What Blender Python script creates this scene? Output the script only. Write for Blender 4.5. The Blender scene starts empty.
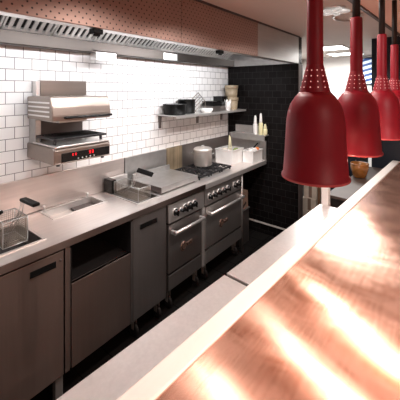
import bpy, bmesh, math, random
from mathutils import Vector, Matrix
random.seed(7)
S = bpy.context.scene
COL = S.collection
PI = math.pi

# ------------------------------------------------------------------ materials
def new_mat(name):
    m = bpy.data.materials.new(name); m.use_nodes = True
    nt = m.node_tree
    return m, nt, nt.nodes['Principled BSDF']

def N(nt, t, **kw):
    n = nt.nodes.new(t)
    for k, v in kw.items(): setattr(n, k, v)
    return n

def L(nt, a, b): nt.links.new(a, b)

def math_node(nt, op, a, b=None):
    n = N(nt, 'ShaderNodeMath', operation=op)
    for i, q in enumerate((a, b)):
        if q is None: continue
        if isinstance(q, (int, float)): n.inputs[i].default_value = q
        else: L(nt, q, n.inputs[i])
    return n.outputs[0]

def plain(name, col, rough=.5, metal=0., var=.12, scale=6., bump=0., coat=0., spec=.5):
    m, nt, b = new_mat(name)
    tc = N(nt, 'ShaderNodeTexCoord')
    nz = N(nt, 'ShaderNodeTexNoise'); nz.inputs['Scale'].default_value = scale; nz.inputs['Detail'].default_value = 4
    L(nt, tc.outputs['Object'], nz.inputs['Vector'])
    r = N(nt, 'ShaderNodeValToRGB')
    r.color_ramp.elements[0].position = .3; r.color_ramp.elements[1].position = .7
    r.color_ramp.elements[0].color = (*[c*(1-var) for c in col], 1)
    r.color_ramp.elements[1].color = (*[min(1, c*(1+var)) for c in col], 1)
    L(nt, nz.outputs['Fac'], r.inputs['Fac']); L(nt, r.outputs['Color'], b.inputs['Base Color'])
    b.inputs['Roughness'].default_value = rough; b.inputs['Metallic'].default_value = metal
    b.inputs['Coat Weight'].default_value = coat; b.inputs['Specular IOR Level'].default_value = spec
    if bump:
        bp = N(nt, 'ShaderNodeBump'); bp.inputs['Strength'].default_value = bump; bp.inputs['Distance'].default_value = .003
        L(nt, nz.outputs['Fac'], bp.inputs['Height']); L(nt, bp.outputs['Normal'], b.inputs['Normal'])
    return m

def brushed(name, col, rough=.3, tangent=None, aniso=.7, stretch=(3, 60, 60), var=.1, bump=0., rvar=.08, metal=.8):
    """brushed metal, grain stretched along one axis"""
    m, nt, b = new_mat(name)
    tc = N(nt, 'ShaderNodeTexCoord'); mp = N(nt, 'ShaderNodeMapping')
    mp.inputs['Scale'].default_value = stretch
    L(nt, tc.outputs['Object'], mp.inputs['Vector'])
    nz = N(nt, 'ShaderNodeTexNoise'); nz.inputs['Scale'].default_value = 1.; nz.inputs['Detail'].default_value = 5
    L(nt, mp.outputs['Vector'], nz.inputs['Vector'])
    big = N(nt, 'ShaderNodeTexNoise'); big.inputs['Scale'].default_value = 3.5; big.inputs['Detail'].default_value = 3
    L(nt, tc.outputs['Object'], big.inputs['Vector'])
    mx = math_node(nt, 'ADD', math_node(nt, 'MULTIPLY', nz.outputs['Fac'], .5), math_node(nt, 'MULTIPLY', big.outputs['Fac'], .5))
    r = N(nt, 'ShaderNodeValToRGB')
    r.color_ramp.elements[0].position = .35; r.color_ramp.elements[1].position = .65
    r.color_ramp.elements[0].color = (*[c*(1-var) for c in col], 1)
    r.color_ramp.elements[1].color = (*[min(1, c*(1+var)) for c in col], 1)
    L(nt, mx, r.inputs['Fac']); L(nt, r.outputs['Color'], b.inputs['Base Color'])
    b.inputs['Metallic'].default_value = metal
    L(nt, math_node(nt, 'ADD', math_node(nt, 'MULTIPLY', mx, rvar*2), rough-rvar), b.inputs['Roughness'])
    if tangent is not None:
        b.inputs['Anisotropic'].default_value = aniso
        cv = N(nt, 'ShaderNodeCombineXYZ')
        for i in range(3): cv.inputs[i].default_value = tangent[i]
        L(nt, cv.outputs[0], b.inputs['Tangent'])
    if bump:
        bp = N(nt, 'ShaderNodeBump'); bp.inputs['Strength'].default_value = bump; bp.inputs['Distance'].default_value = .01
        L(nt, mx, bp.inputs['Height']); L(nt, bp.outputs['Normal'], b.inputs['Normal'])
    return m

def tiles(name, c1, c2, mortar, axis, w, h, offx, offz, msize, rough, bump=.4, spec=.5):
    m, nt, b = new_mat(name)
    tc = N(nt, 'ShaderNodeTexCoord'); sp = N(nt, 'ShaderNodeSeparateXYZ'); L(nt, tc.outputs['Object'], sp.inputs[0])
    cb = N(nt, 'ShaderNodeCombineXYZ')
    L(nt, math_node(nt, 'SUBTRACT', sp.outputs[axis[0]], offx), cb.inputs[0])
    L(nt, math_node(nt, 'SUBTRACT', sp.outputs[axis[1]], offz), cb.inputs[1])
    br = N(nt, 'ShaderNodeTexBrick'); br.offset = .5; br.offset_frequency = 2; br.squash = 1
    L(nt, cb.outputs[0], br.inputs['Vector'])
    for k, v in (('Color1', c1), ('Color2', c2), ('Mortar', mortar)): br.inputs[k].default_value = (*v, 1)
    br.inputs['Scale'].default_value = 1; br.inputs['Mortar Size'].default_value = msize
    br.inputs['Mortar Smooth'].default_value = .1; br.inputs['Bias'].default_value = 0
    br.inputs['Brick Width'].default_value = w; br.inputs['Row Height'].default_value = h
    L(nt, br.outputs['Color'], b.inputs['Base Color'])
    L(nt, math_node(nt, 'ADD', math_node(nt, 'MULTIPLY', br.outputs['Fac'], .5), rough), b.inputs['Roughness'])
    b.inputs['Specular IOR Level'].default_value = spec
    bp = N(nt, 'ShaderNodeBump'); bp.inputs['Strength'].default_value = bump; bp.inputs['Distance'].default_value = .002
    L(nt, math_node(nt, 'SUBTRACT', 1., br.outputs['Fac']), bp.inputs['Height']); L(nt, bp.outputs['Normal'], b.inputs['Normal'])
    return m

def emit(name, col, strength):
    m, nt, b = new_mat(name)
    b.inputs['Base Color'].default_value = (*col, 1)
    b.inputs['Emission Color'].default_value = (*col, 1); b.inputs['Emission Strength'].default_value = strength
    return m

def perforated(name, col, hole, rough):
    m, nt, b = new_mat(name)
    tc = N(nt, 'ShaderNodeTexCoord'); sp = N(nt, 'ShaderNodeSeparateXYZ'); L(nt, tc.outputs['Object'], sp.inputs[0])
    px = math_node(nt, 'DIVIDE', sp.outputs[0], .036); pz = math_node(nt, 'DIVIDE', sp.outputs[2], .022)
    row = math_node(nt, 'FLOOR', pz)
    fx = math_node(nt, 'SUBTRACT', math_node(nt, 'FRACT', math_node(nt, 'ADD', px, math_node(nt, 'MULTIPLY', math_node(nt, 'FLOORED_MODULO', row, 2.), .5))), .5)
    fz = math_node(nt, 'SUBTRACT', math_node(nt, 'FRACT', pz), .5)
    fx = math_node(nt, 'MULTIPLY', fx, .036); fz = math_node(nt, 'MULTIPLY', fz, .022)
    d = math_node(nt, 'SQRT', math_node(nt, 'ADD', math_node(nt, 'MULTIPLY', fx, fx), math_node(nt, 'MULTIPLY', fz, fz)))
    isH = math_node(nt, 'LESS_THAN', d, .0042)
    nz = N(nt, 'ShaderNodeTexNoise'); nz.inputs['Scale'].default_value = 2.5; L(nt, tc.outputs['Object'], nz.inputs['Vector'])
    r = N(nt, 'ShaderNodeValToRGB'); r.color_ramp.elements[0].color = (*[c*.86 for c in col], 1); r.color_ramp.elements[1].color = (*[min(1, c*1.12) for c in col], 1)
    L(nt, nz.outputs['Fac'], r.inputs['Fac'])
    mx = N(nt, 'ShaderNodeMix', data_type='RGBA'); L(nt, isH, mx.inputs[0]); L(nt, r.outputs['Color'], mx.inputs[6]); mx.inputs[7].default_value = (*hole, 1)
    L(nt, mx.outputs[2], b.inputs['Base Color'])
    L(nt, math_node(nt, 'MULTIPLY', math_node(nt, 'SUBTRACT', 1., isH), .85), b.inputs['Metallic'])
    b.inputs['Roughness'].default_value = rough
    return m

PA = -math.radians(3.5)                       # the pass counter turns a little away from the cooking line
PDIR = (math.cos(PA), math.sin(PA), 0)
M = {}
M['tile_white'] = tiles('white_subway_tile', (.86,.85,.84), (.80,.79,.79), (.16,.15,.15), (0,2), .1085, .0766, 0., .043, .0022, .16)
M['tile_black'] = tiles('black_subway_tile', (.006,.005,.005), (.010,.009,.009), (.021,.019,.019), (1,2), .1085, .0766, .02, .043, .0022, .25, spec=.08)
M['tile_floor'] = tiles('dark_quarry_tile', (.009,.008,.008), (.013,.012,.011), (.006,.006,.006), (0,1), .2, .2, 0., 0., .004, .5, spec=.05)
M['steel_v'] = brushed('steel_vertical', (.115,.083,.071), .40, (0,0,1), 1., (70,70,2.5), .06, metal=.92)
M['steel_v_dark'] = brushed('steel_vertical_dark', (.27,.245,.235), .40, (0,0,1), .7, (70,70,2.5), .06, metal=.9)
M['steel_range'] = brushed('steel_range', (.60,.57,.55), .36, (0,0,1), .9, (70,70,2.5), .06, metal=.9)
M['steel_grill'] = brushed('steel_grill', (.31,.26,.23), .32, None, 0, (3,60,60), .06, metal=.92)
M['steel_pot'] = brushed('steel_pot', (.74,.70,.66), .42, None, 0, (8,8,60), .06, metal=.6)
M['steel_h'] = brushed('steel_worktop', (.84,.79,.765), .34, None, 0, (2.5,70,70), .06, rvar=.02, metal=.78)
M['steel_wall'] = brushed('steel_backsplash', (.64,.575,.545), .38, None, 0, (3,50,50), .10, metal=.8)
M['steel_tan'] = brushed('steel_warm_reflection', (.50,.40,.27), .36, (0,0,1), .6, (50,50,2), .45)  # golden streaks stand in for warm light reflected in the steel
M['steel_grey'] = brushed('steel_grey', (.50,.49,.48), .36, None, 0, (20,20,20), .12)
M['steel_bright'] = brushed('steel_bright', (.80,.78,.76), .28, None, 0, (12,12,12), .05, rvar=.02, metal=.75)
M['steel_shelf'] = brushed('steel_pass_shelf', (.80,.765,.755), .33, None, 0, (60,60,60), .06, metal=.55)
M['steel_hood'] = brushed('steel_hood', (.60,.585,.57), .38, None, 0, (3,50,50), .08)
M['hood_perf'] = perforated('perforated_hood_panel', (.50,.34,.29), (.05,.03,.03), .5)  # pink in the base stands in for light bounced off the copper
M['steel_gutter'] = brushed('steel_gutter', (.055,.045,.04), .35, None, 0, (3,50,50), .1)  # base darkened to stand for the shade on the gutter
M['steel_wire'] = plain('steel_wire', (.30,.26,.22), .35, .8)
M['galley_dark'] = plain('dark_recess', (.012,.010,.010), .6)
M['copper'] = None
M['black_plastic'] = plain('black_plastic', (.003,.003,.003), .42, spec=.2)
M['black_gloss'] = plain('black_gloss', (.008,.008,.008), .2, spec=.35)
M['iron'] = plain('cast_iron', (.018,.018,.02), .42, .3, .2, 30, .2)
M['red'] = plain('red_enamel', (.29,.0,.012), .5, 0, .05, 8, 0, .012)
M['cord'] = plain('black_cord', (.02,.013,.011), .5)
M['white_plastic'] = plain('white_plastic', (.82,.81,.79), .35)
M['yellow_plastic'] = plain('pale_yellow_plastic', (.72,.68,.42), .35)
M['cream'] = plain('cream_ceramic', (.34,.27,.18), .4, 0, .1, 10)
M['ceiling'] = plain('ceiling_paint', (.66,.58,.53), .75, 0, .05, 1.2)
M['soffit'] = plain('soffit_copper_glow', (.86,.62,.52), .7, 0, .04, 2)  # pink base imitates the copper's reflected light from below
M['white_wall'] = plain('white_plaster', (.86,.84,.82), .8, 0, .03, 2)
M['navy'] = plain('navy_wall_paint', (.004,.010,.022), .5, 0, .15, 2)
M['trim_dark'] = plain('dark_trim', (.09,.07,.065), .5)
M['trim_light'] = plain('light_trim', (.52,.49,.47), .5)
M['card'] = plain('brown_cardboard', (.24,.17,.13), .8, 0, .12, 14)
M['cream_box'] = plain('cream_carton', (.70,.63,.54), .7, 0, .1, 14)
M['wood'] = plain('brown_wood', (.20,.11,.06), .45, 0, .25, 9)
M['amber'] = plain('amber_glaze', (.30,.12,.03), .2, 0, .4, 18)
M['counter_brown'] = plain('brown_counter', (.08,.058,.048), .5, 0, .15, 5)
M['lettuce'] = plain('green_leaf', (.26,.34,.10), .5, 0, .3, 20)
M['orange'] = plain('orange_rind', (.75,.22,.05), .5)
M['badge'] = plain('bronze_badge', (.45,.30,.24), .35, .8)
M['badge_dark'] = plain('dark_badge_ink', (.06,.04,.035), .4, .5)
M['led'] = emit('red_display', (.8,.01,.02), 1.2)
M['hole'] = emit('vent_hole_glow', (1,.55,.52), .6)  # glowing discs stand in for bulb light showing through the vents
M['bulb'] = emit('warm_bulb', (1,.72,.5), 6)
M['lamp_in'] = plain('lamp_white_inside', (.8,.7,.65), .5)
M['panel_light'] = emit('ceiling_panel_light', (1,.98,.95), 5)
M['glass'] = None

def make_copper():
    m, nt, b = new_mat('swirled_copper')
    tc = N(nt, 'ShaderNodeTexCoord')
    mp = N(nt, 'ShaderNodeMapping'); mp.inputs['Scale'].default_value = (5, 2.2, 1); mp.inputs['Rotation'].default_value = (0,0,.6)
    L(nt, tc.outputs['Object'], mp.inputs['Vector'])
    big = N(nt, 'ShaderNodeTexNoise'); big.inputs['Scale'].default_value = 1.3; big.inputs['Detail'].default_value = 6; big.inputs['Distortion'].default_value = 1.2
    L(nt, mp.outputs['Vector'], big.inputs['Vector'])
    mp2 = N(nt, 'ShaderNodeMapping'); mp2.inputs['Scale'].default_value = (10, 120, 10); mp2.inputs['Rotation'].default_value = (0,0,.12)
    L(nt, tc.outputs['Object'], mp2.inputs['Vector'])
    fine = N(nt, 'ShaderNodeTexNoise'); fine.inputs['Scale'].default_value = 1; fine.inputs['Detail'].default_value = 4
    L(nt, mp2.outputs['Vector'], fine.inputs['Vector'])
    mix = math_node(nt, 'ADD', math_node(nt, 'MULTIPLY', big.outputs['Fac'], .75), math_node(nt, 'MULTIPLY', fine.outputs['Fac'], .25))
    r = N(nt, 'ShaderNodeValToRGB'); e = r.color_ramp.elements
    e[0].position = .38; e[0].color = (.50,.23,.145,1); e[1].position = .60; e[1].color = (.88,.50,.37,1)
    L(nt, mix, r.inputs['Fac']); L(nt, r.outputs['Color'], b.inputs['Base Color'])
    b.inputs['Metallic'].default_value = .82
    L(nt, math_node(nt, 'ADD', math_node(nt, 'MULTIPLY', big.outputs['Fac'], .12), .17), b.inputs['Roughness'])
    b.inputs['Anisotropic'].default_value = .95
    cv = N(nt, 'ShaderNodeCombineXYZ')
    for i in range(3): cv.inputs[i].default_value = (-PDIR[1], PDIR[0], 0)[i]
    L(nt, cv.outputs[0], b.inputs['Tangent'])
    bp = N(nt, 'ShaderNodeBump'); bp.inputs['Strength'].default_value = .16; bp.inputs['Distance'].default_value = .02
    wv = N(nt, 'ShaderNodeTexNoise'); wv.inputs['Scale'].default_value = 2.6; wv.inputs['Detail'].default_value = 1
    L(nt, tc.outputs['Object'], wv.inputs['Vector'])
    L(nt, math_node(nt, 'ADD', wv.outputs['Fac'], math_node(nt, 'MULTIPLY', mix, .07)), bp.inputs['Height']); L(nt, bp.outputs['Normal'], b.inputs['Normal'])
    return m
M['copper'] = make_copper()
M['copper_edge_highlight'] = brushed('copper_edge_highlight', (.98,.91,.86), .36, None, 0, (4,40,40), .03, metal=.1)  # near-white base paints in the strong highlight along the copper edge
def make_glass():
    m, nt, b = new_mat('clear_glass')
    b.inputs['Base Color'].default_value = (.80,.80,.80,1); b.inputs['Transmission Weight'].default_value = .7
    b.inputs['Roughness'].default_value = .12; b.inputs['Emission Color'].default_value = (1,.95,.9,1); b.inputs['Emission Strength'].default_value = .12
    return m
M['glass'] = make_glass()
def make_stripe():
    m, nt, b = new_mat('blue_white_stripes')
    tc = N(nt, 'ShaderNodeTexCoord'); sp = N(nt, 'ShaderNodeSeparateXYZ'); L(nt, tc.outputs['Object'], sp.inputs[0])
    v = math_node(nt, 'FRACT', math_node(nt, 'ADD', math_node(nt, 'MULTIPLY', sp.outputs[2], 11.), math_node(nt, 'MULTIPLY', sp.outputs[1], 3.)))
    st = math_node(nt, 'GREATER_THAN', v, .5)
    mx = N(nt, 'ShaderNodeMix', data_type='RGBA'); L(nt, st, mx.inputs[0]); mx.inputs[6].default_value = (.02,.07,.25,1); mx.inputs[7].default_value = (.75,.85,.95,1)
    L(nt, mx.outputs[2], b.inputs['Base Color']); b.inputs['Roughness'].default_value = .4
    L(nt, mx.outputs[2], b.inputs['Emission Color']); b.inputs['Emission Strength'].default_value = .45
    return m
M['stripe'] = make_stripe()

# ------------------------------------------------------------------ mesh helpers
def box(bm, a, b, bev=0., rot=None):
    """axis aligned box from corner a to corner b; optional bevel"""
    c = [(p+q)/2 for p, q in zip(a, b)]; s = [abs(q-p) for p, q in zip(a, b)]
    t = bmesh.new()
    bmesh.ops.create_cube(t, size=1, matrix=Matrix.Translation(c) @ Matrix.Diagonal((*s, 1)))
    if bev > 0: bmesh.ops.bevel(t, geom=t.edges[:], offset=min(bev, min(s)*.45), segments=2, affect='EDGES', profile=.5)
    if rot is not None:
        bmesh.ops.transform(t, matrix=Matrix.Translation(c) @ rot @ Matrix.Translation([-q for q in c]), verts=t.verts)
    merge(bm, t)

def merge(bm, t):
    me = bpy.data.meshes.new('tmp'); t.to_mesh(me); t.free(); bm.from_mesh(me); bpy.data.meshes.remove(me)

def lathe(bm, prof, c=(0,0,0), n=40, cap0=True, cap1=True, axis=None):
    """revolve (r, z) pairs about z at c; axis: matrix applied before moving to c"""
    t = bmesh.new(); rings = []
    for r, z in prof:
        rings.append([t.verts.new((r*math.cos(2*PI*i/n), r*math.sin(2*PI*i/n), z)) for i in range(n)])
    for A, B in zip(rings, rings[1:]):
        for i in range(n): t.faces.new((A[i], A[(i+1)%n], B[(i+1)%n], B[i]))
    if cap0: t.faces.new(rings[0][::-1])
    if cap1: t.faces.new(rings[-1])
    mtx = Matrix.Translation(c)
    if axis is not None: mtx = mtx @ axis
    bmesh.ops.transform(t, matrix=mtx, verts=t.verts)
    bmesh.ops.recalc_face_normals(t, faces=t.faces[:])
    for f in t.faces: f.smooth = len(f.verts) == 4
    merge(bm, t)

def tube(bm, pts, r, n=10):
    pts = [Vector(p) for p in pts]; t = bmesh.new(); rings = []
    for k, p in enumerate(pts):
        d = (pts[min(k+1, len(pts)-1)] - pts[max(k-1, 0)]).normalized()
        up = Vector((0,0,1)) if abs(d.z) < .9 else Vector((1,0,0))
        u = d.cross(up).normalized(); v = d.cross(u)
        rings.append([t.verts.new(p + r*(math.cos(2*PI*i/n)*u + math.sin(2*PI*i/n)*v)) for i in range(n)])
    for A, B in zip(rings, rings[1:]):
        for i in range(n):
            f = t.faces.new((A[i], A[(i+1)%n], B[(i+1)%n], B[i])); f.smooth = True
    t.faces.new(rings[0][::-1]); t.faces.new(rings[-1])
    bmesh.ops.recalc_face_normals(t, faces=t.faces[:])
    merge(bm, t)

def prism(bm, poly, axis, a, b, bev=0.):
    """extrude a 2-D polygon along an axis ('x': poly is (y,z); 'y': (x,z); 'z': (x,y))"""
    def P(p, k):
        return {'x': (k, p[0], p[1]), 'y': (p[0], k, p[1]), 'z': (p[0], p[1], k)}[axis]
    t = bmesh.new()
    A = [t.verts.new(P(p, a)) for p in poly]; B = [t.verts.new(P(p, b)) for p in poly]
    t.faces.new(A); t.faces.new(B[::-1])
    for i in range(len(poly)):
        j = (i+1) % len(poly); t.faces.new((A[i], B[i], B[j], A[j]))
    bmesh.ops.recalc_face_normals(t, faces=t.faces[:])
    if bev: bmesh.ops.bevel(t, geom=t.edges[:], offset=bev, segments=2, affect='EDGES')
    merge(bm, t)

def slab(bm, x0, x1, y0, y1, z0, z1, holes):
    """flat slab with rectangular openings (x0,x1,y0,y1)"""
    xs = sorted({x0, x1, *[h[0] for h in holes], *[h[1] for h in holes]}); ys = sorted({y0, y1, *[h[2] for h in holes], *[h[3] for h in holes]})
    def solid(i, j):
        if not (0 <= i < len(xs)-1 and 0 <= j < len(ys)-1): return False
        cx, cy = (xs[i]+xs[i+1])/2, (ys[j]+ys[j+1])/2
        return not any(h[0] < cx < h[1] and h[2] < cy < h[3] for h in holes)
    t = bmesh.new()
    def q(*p): t.faces.new([t.verts.new(v) for v in p])
    for i in range(len(xs)-1):
        for j in range(len(ys)-1):
            if not solid(i, j): continue
            a, b, c, d = xs[i], xs[i+1], ys[j], ys[j+1]
            q((a,c,z1),(b,c,z1),(b,d,z1),(a,d,z1)); q((a,d,z0),(b,d,z0),(b,c,z0),(a,c,z0))
            if not solid(i-1, j): q((a,d,z1),(a,d,z0),(a,c,z0),(a,c,z1))
            if not solid(i+1, j): q((b,c,z1),(b,c,z0),(b,d,z0),(b,d,z1))
            if not solid(i, j-1): q((a,c,z1),(a,c,z0),(b,c,z0),(b,c,z1))
            if not solid(i, j+1): q((b,d,z1),(b,d,z0),(a,d,z0),(a,d,z1))
    bmesh.ops.remove_doubles(t, verts=t.verts, dist=1e-5)
    bmesh.ops.recalc_face_normals(t, faces=t.faces[:])
    merge(bm, t)

def origin_of(o):
    return (o.matrix_basis.translation.copy() if o.parent is None else origin_of(o.parent))

def obj(name, bm, mat, parent=None, label=None):
    """link ONE mesh object; vertices are given in the root's un-rotated world frame"""
    me = bpy.data.meshes.new(name)
    if parent is not None:
        bmesh.ops.translate(bm, vec=-origin_of(parent), verts=bm.verts)
    bm.to_mesh(me); bm.free(); me.materials.append(mat)
    o = bpy.data.objects.new(name, me); COL.objects.link(o)
    if parent is not None: o.parent = parent
    if label: o['label'] = label
    return o

def tag(o, label, cat, group=None):
    o['label'] = label; o['category'] = cat
    if group: o['group'] = group
    return o

def thing(name, label, cat, loc, group=None):
    o = bpy.data.objects.new(name, None); COL.objects.link(o); o.location = loc; o.empty_display_size = .05
    return tag(o, label, cat, group)

def single(name, bm, mat, label, cat, group=None):
    """a thing that is one mesh: put its origin at its base"""
    vs = [v.co for v in bm.verts]
    c = Vector((sum(v.x for v in vs)/len(vs), sum(v.y for v in vs)/len(vs), min(v.z for v in vs)))
    bmesh.ops.translate(bm, vec=-c, verts=bm.verts)
    o = obj(name, bm, mat); o.location = c
    return tag(o, label, cat, group)

def struct(name, bm, mat, parent=None):
    o = obj(name, bm, mat, parent)
    if parent is None: o['kind'] = 'structure'
    return o

def copy_tree(o, parent=None):
    c = o.copy(); COL.objects.link(c)
    if parent is not None: c.parent = parent
    for ch in list(o.children): copy_tree(ch, c)
    return c

B = bmesh.new
RX = lambda a: Matrix.Rotation(a, 4, 'X')
RY = lambda a: Matrix.Rotation(a, 4, 'Y')
RZ = lambda a: Matrix.Rotation(a, 4, 'Z')

# ------------------------------------------------------------------ the room shell
YF = -.554            # front plane of the cooking line
CEIL = 2.34
XB = 3.373            # black tiled end wall
bm = B(); box(bm, (-1.6,-4.2,-.06), (6.2,.1,0)); struct('floor', bm, M['tile_floor'])
bm = B(); box(bm, (-1.6,0,0), (6.2,.1,CEIL)); struct('wall_left', bm, M['tile_white'])
bm = B(); box(bm, (XB,-.945,0), (XB+.1,0,CEIL)); struct('wall_back', bm, M['tile_black'])
bm = B(); box(bm, (XB-.004,-.955,0), (XB+.104,-.945,2.03)); struct('trim_1', bm, M['trim_dark'])
bm = B(); box(bm, (XB-.012,-.945,.118), (XB,-.30,.134)); struct('baseboard_back', bm, M['trim_light'])
bm = B(); box(bm, (6.0,-4.2,0), (6.1,0,CEIL)); struct('wall_far', bm, M['white_wall'])
bm = B(); box(bm, (-1.6,-4.2,CEIL), (6.2,.1,CEIL+.08)); struct('ceiling', bm, M['ceiling'])
# dark partition at the end of the pass counter
O_P = Vector((0,-2.216,0))
def pw(a, d, z):      # pass frame -> world (along, towards the cooking line, up)
    return (O_P.x + a*math.cos(PA) - d*math.sin(PA), O_P.y + a*math.sin(PA) + d*math.cos(PA), z)
def pass_bm(bm):      # turn a mesh written in the pass frame into world coordinates
    bmesh.ops.transform(bm, matrix=Matrix.Translation(O_P) @ RZ(PA), verts=bm.verts); return bm
bm = B(); box(bm, (4.0,-1.6,0), (4.1,.90,CEIL)); struct('wall_right', pass_bm(bm), M['navy'])
bm = B(); box(bm, (.2,-1.6,2.2), (3.995,.455,CEIL-.002), .004); struct('trim_2', pass_bm(bm), M['soffit'])
bm = B(); box(bm, (.2,.456,2.192), (3.995,.474,2.222)); struct('trim_3', pass_bm(bm), M['trim_dark'])

# ------------------------------------------------------------------ extraction hood
HY = -.95; HZ = 2.037
hood = thing('extractor_hood', 'long steel extractor hood with perforated front above the cooking line', 'extractor hood', (1.5,-.5,HZ))
for k, (x0, x1, mt) in enumerate(((-1.0,1.402,'hood_perf'), (1.406,2.402,'hood_perf'), (2.406,XB-.006,'steel_hood'))):
    bm = B(); box(bm, (x0,HY,HZ), (x1,HY+.012,CEIL-.012), .002)
    obj('front_panel', bm, M[mt], hood, 'plain bright steel end panel' if mt == 'steel_hood' else 'perforated steel panel')
bm = B(); box(bm, (-1.0,HY+.012,HZ), (XB-.006,HY+.075,HZ+.008)); obj('bottom_lip', bm, M['steel_bright'], hood)
bm = B(); box(bm, (-1.0,HY-.012,CEIL-.012), (XB-.006,HY+.012,CEIL-.001)); obj('ceiling_moulding', bm, M['trim_dark'], hood)
bm = B(); box(bm, (XB-.016,HY+.08,HZ+.002), (XB-.002,-.002,CEIL-.014)); obj('end_panel', bm, M['steel_grey'], hood)
bm = B(); box(bm, (-1.0,HY+.02,CEIL-.013), (XB-.02,-.004,CEIL-.006)); obj('top_panel', bm, M['steel_grey'], hood)
bm = B()
prism(bm, [(-.002,2.03),(-.105,2.03),(-.11,2.036),(-.11,2.118),(-.10,2.118),(-.10,2.042),(-.002,2.042)], 'x', -1.0, XB-.02)
gut = obj('grease_gutter', bm, M['steel_gutter'], hood)
bm = B(); box(bm, (2.08,-.1135,2.036), (2.27,-.1105,2.10), .001); obj('glint_plate', bm, M['steel_bright'], gut)  # added bright plate imitates a reflection on the gutter face
def latch(x):
    bm = B(); box(bm, (x-.026,HY+.008,HZ-.026), (x+.026,HY+.05,HZ-.001), .004)
    box(bm, (x-.016,HY+.018,HZ-.036), (x+.016,HY+.032,HZ-.022), .003); obj('latch', bm, M['black_plastic'], hood, 'black filter latch')
latch(.83); latch(1.86)
# slotted grease filters, one per frame
fw = .31; x0 = -.235
SL = math.atan2(.21,.30)
def filt(x):
    f = thing('grease_filter', '', 'grease filter', (x,-.115,2.122), 'grease filters in the hood')
    # written flat: u along the slope, then tilted about the lower edge
    Lh = .34; tilt = Matrix.Translation((x,-.115,2.122)) @ RX(-SL)
    bm = B()
    for a, b in (((0,-.02,-.008),(fw-.006,0,.01)), ((0,-Lh,-.008),(fw-.006,-Lh+.02,.01)), ((0,-Lh,-.008),(.012,0,.01)), ((fw-.018,-Lh,-.008),(fw-.006,0,.01))):
        box(bm, a, b)
    bmesh.ops.transform(bm, matrix=tilt, verts=bm.verts); obj('filter_frame', bm, M['steel_bright'], f)
    bm = B(); n = 6
    for i in range(n):
        xx = .018 + (fw-.042)*(i+.5)/n
        box(bm, (xx-.012,-Lh+.02,-.010), (xx+.012,-.018,-.001), .001)
    bmesh.ops.transform(bm, matrix=tilt, verts=bm.verts); obj('baffles', bm, M['steel_bright'], f)
    bm = B(); box(bm, (.005,-Lh+.01,.0105), (fw-.012,-.01,.0125))
    bmesh.ops.transform(bm, matrix=tilt, verts=bm.verts); obj('dark_backing', bm, M['galley_dark'], f)
    return f
F0 = filt(x0)
nf = 11
words = ['first','second','third','fourth','fifth','sixth','seventh','eighth','ninth','tenth','eleventh']
for i in range(nf):
    f = F0 if i == 0 else copy_tree(F0)
    f.location.x = x0 + fw*i
    f['label'] = 'slotted steel grease filter in the hood, %s from the black tiled wall' % words[nf-1-i]
cup = thing('grease_cup', 'small steel drip cup hanging under the hood gutter above the wall grill', 'drip cup', (1.385,-.14,1.97))
bm = B(); slab(bm, 1.30,1.475,-.19,-.113,1.972,2.028,[(1.306,1.469,-.184,-.119)]); box(bm, (1.3,-.19,1.968), (1.475,-.113,1.974)); obj('cup_body', bm, M['steel_bright'], cup)
bm = B(); tube(bm, [(1.295,-.196,2.033),(1.48,-.196,2.033)], .005); tube(bm, [(1.32,-.196,2.033),(1.32,-.112,2.05)], .004); tube(bm, [(1.455,-.196,2.033),(1.455,-.112,2.05)], .004); obj('hanger', bm, M['trim_dark'], cup)

# ------------------------------------------------------------------ steel backsplash
def splash(x0, x1, mat, label, z1=1.145, y=-.02):
    bm = B(); box(bm, (x0,y,.905), (x1,-.001,z1), .003); single('backsplash_panel', bm, M[mat], label, 'backsplash panel', 'steel backsplash panels')
splash(-1.0, 1.685, 'steel_wall', 'long pale steel backsplash panel behind the recessed pan')
splash(1.69, 2.205, 'steel_grey', 'grey steel backsplash panel behind the flat griddle', y=-.026)
splash(2.21, 2.44, 'steel_tan', 'narrow golden brown backsplash panel with painted warm reflection, left of the stock pot', y=-.028)
splash(2.445, XB-.002, 'steel_v_dark', 'dark steel backsplash panel behind the lidded stock pot', y=-.024)
# splash on the end wall
bm = B(); box(bm, (XB-.022,-.553,.9005), (XB-.001,-.03,1.125), .003)
single('backsplash_panel', bm, M['steel_grey'], 'steel backsplash panel on the black tiled end wall', 'backsplash panel')

# ------------------------------------------------------------------ worktop
wells = [(.30,.545,-.45,-.12), (.575,.795,-.45,-.12), (.965,1.345,-.225,-.045), (1.475,1.685,-.455,-.075)]
wt = thing('worktop', 'continuous stainless steel worktop running the length of the tiled wall', 'worktop', (1.5,-.3,.865))
bm = B(); slab(bm, -1.0, XB-.002, YF, -.001, .868, .90, wells); obj('top', bm, M['steel_h'], wt)
bm = B(); box(bm, (-1.0,YF-.006,.858), (2.16,YF,.8985), .002); obj('front_edge', bm, M['steel_v'], wt)
bm = B(); box(bm, (2.162,YF-.010,.852), (XB-.024,YF,.8995), .004); obj('front_edge', bm, M['steel_bright'], wt, 'bright rolled steel edge over the right range')
bm = B(); tube(bm, [(2.835,-.53,0),(2.835,-.53,.866)], .012); obj('leg', bm, M['steel_grey'], wt)

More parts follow.
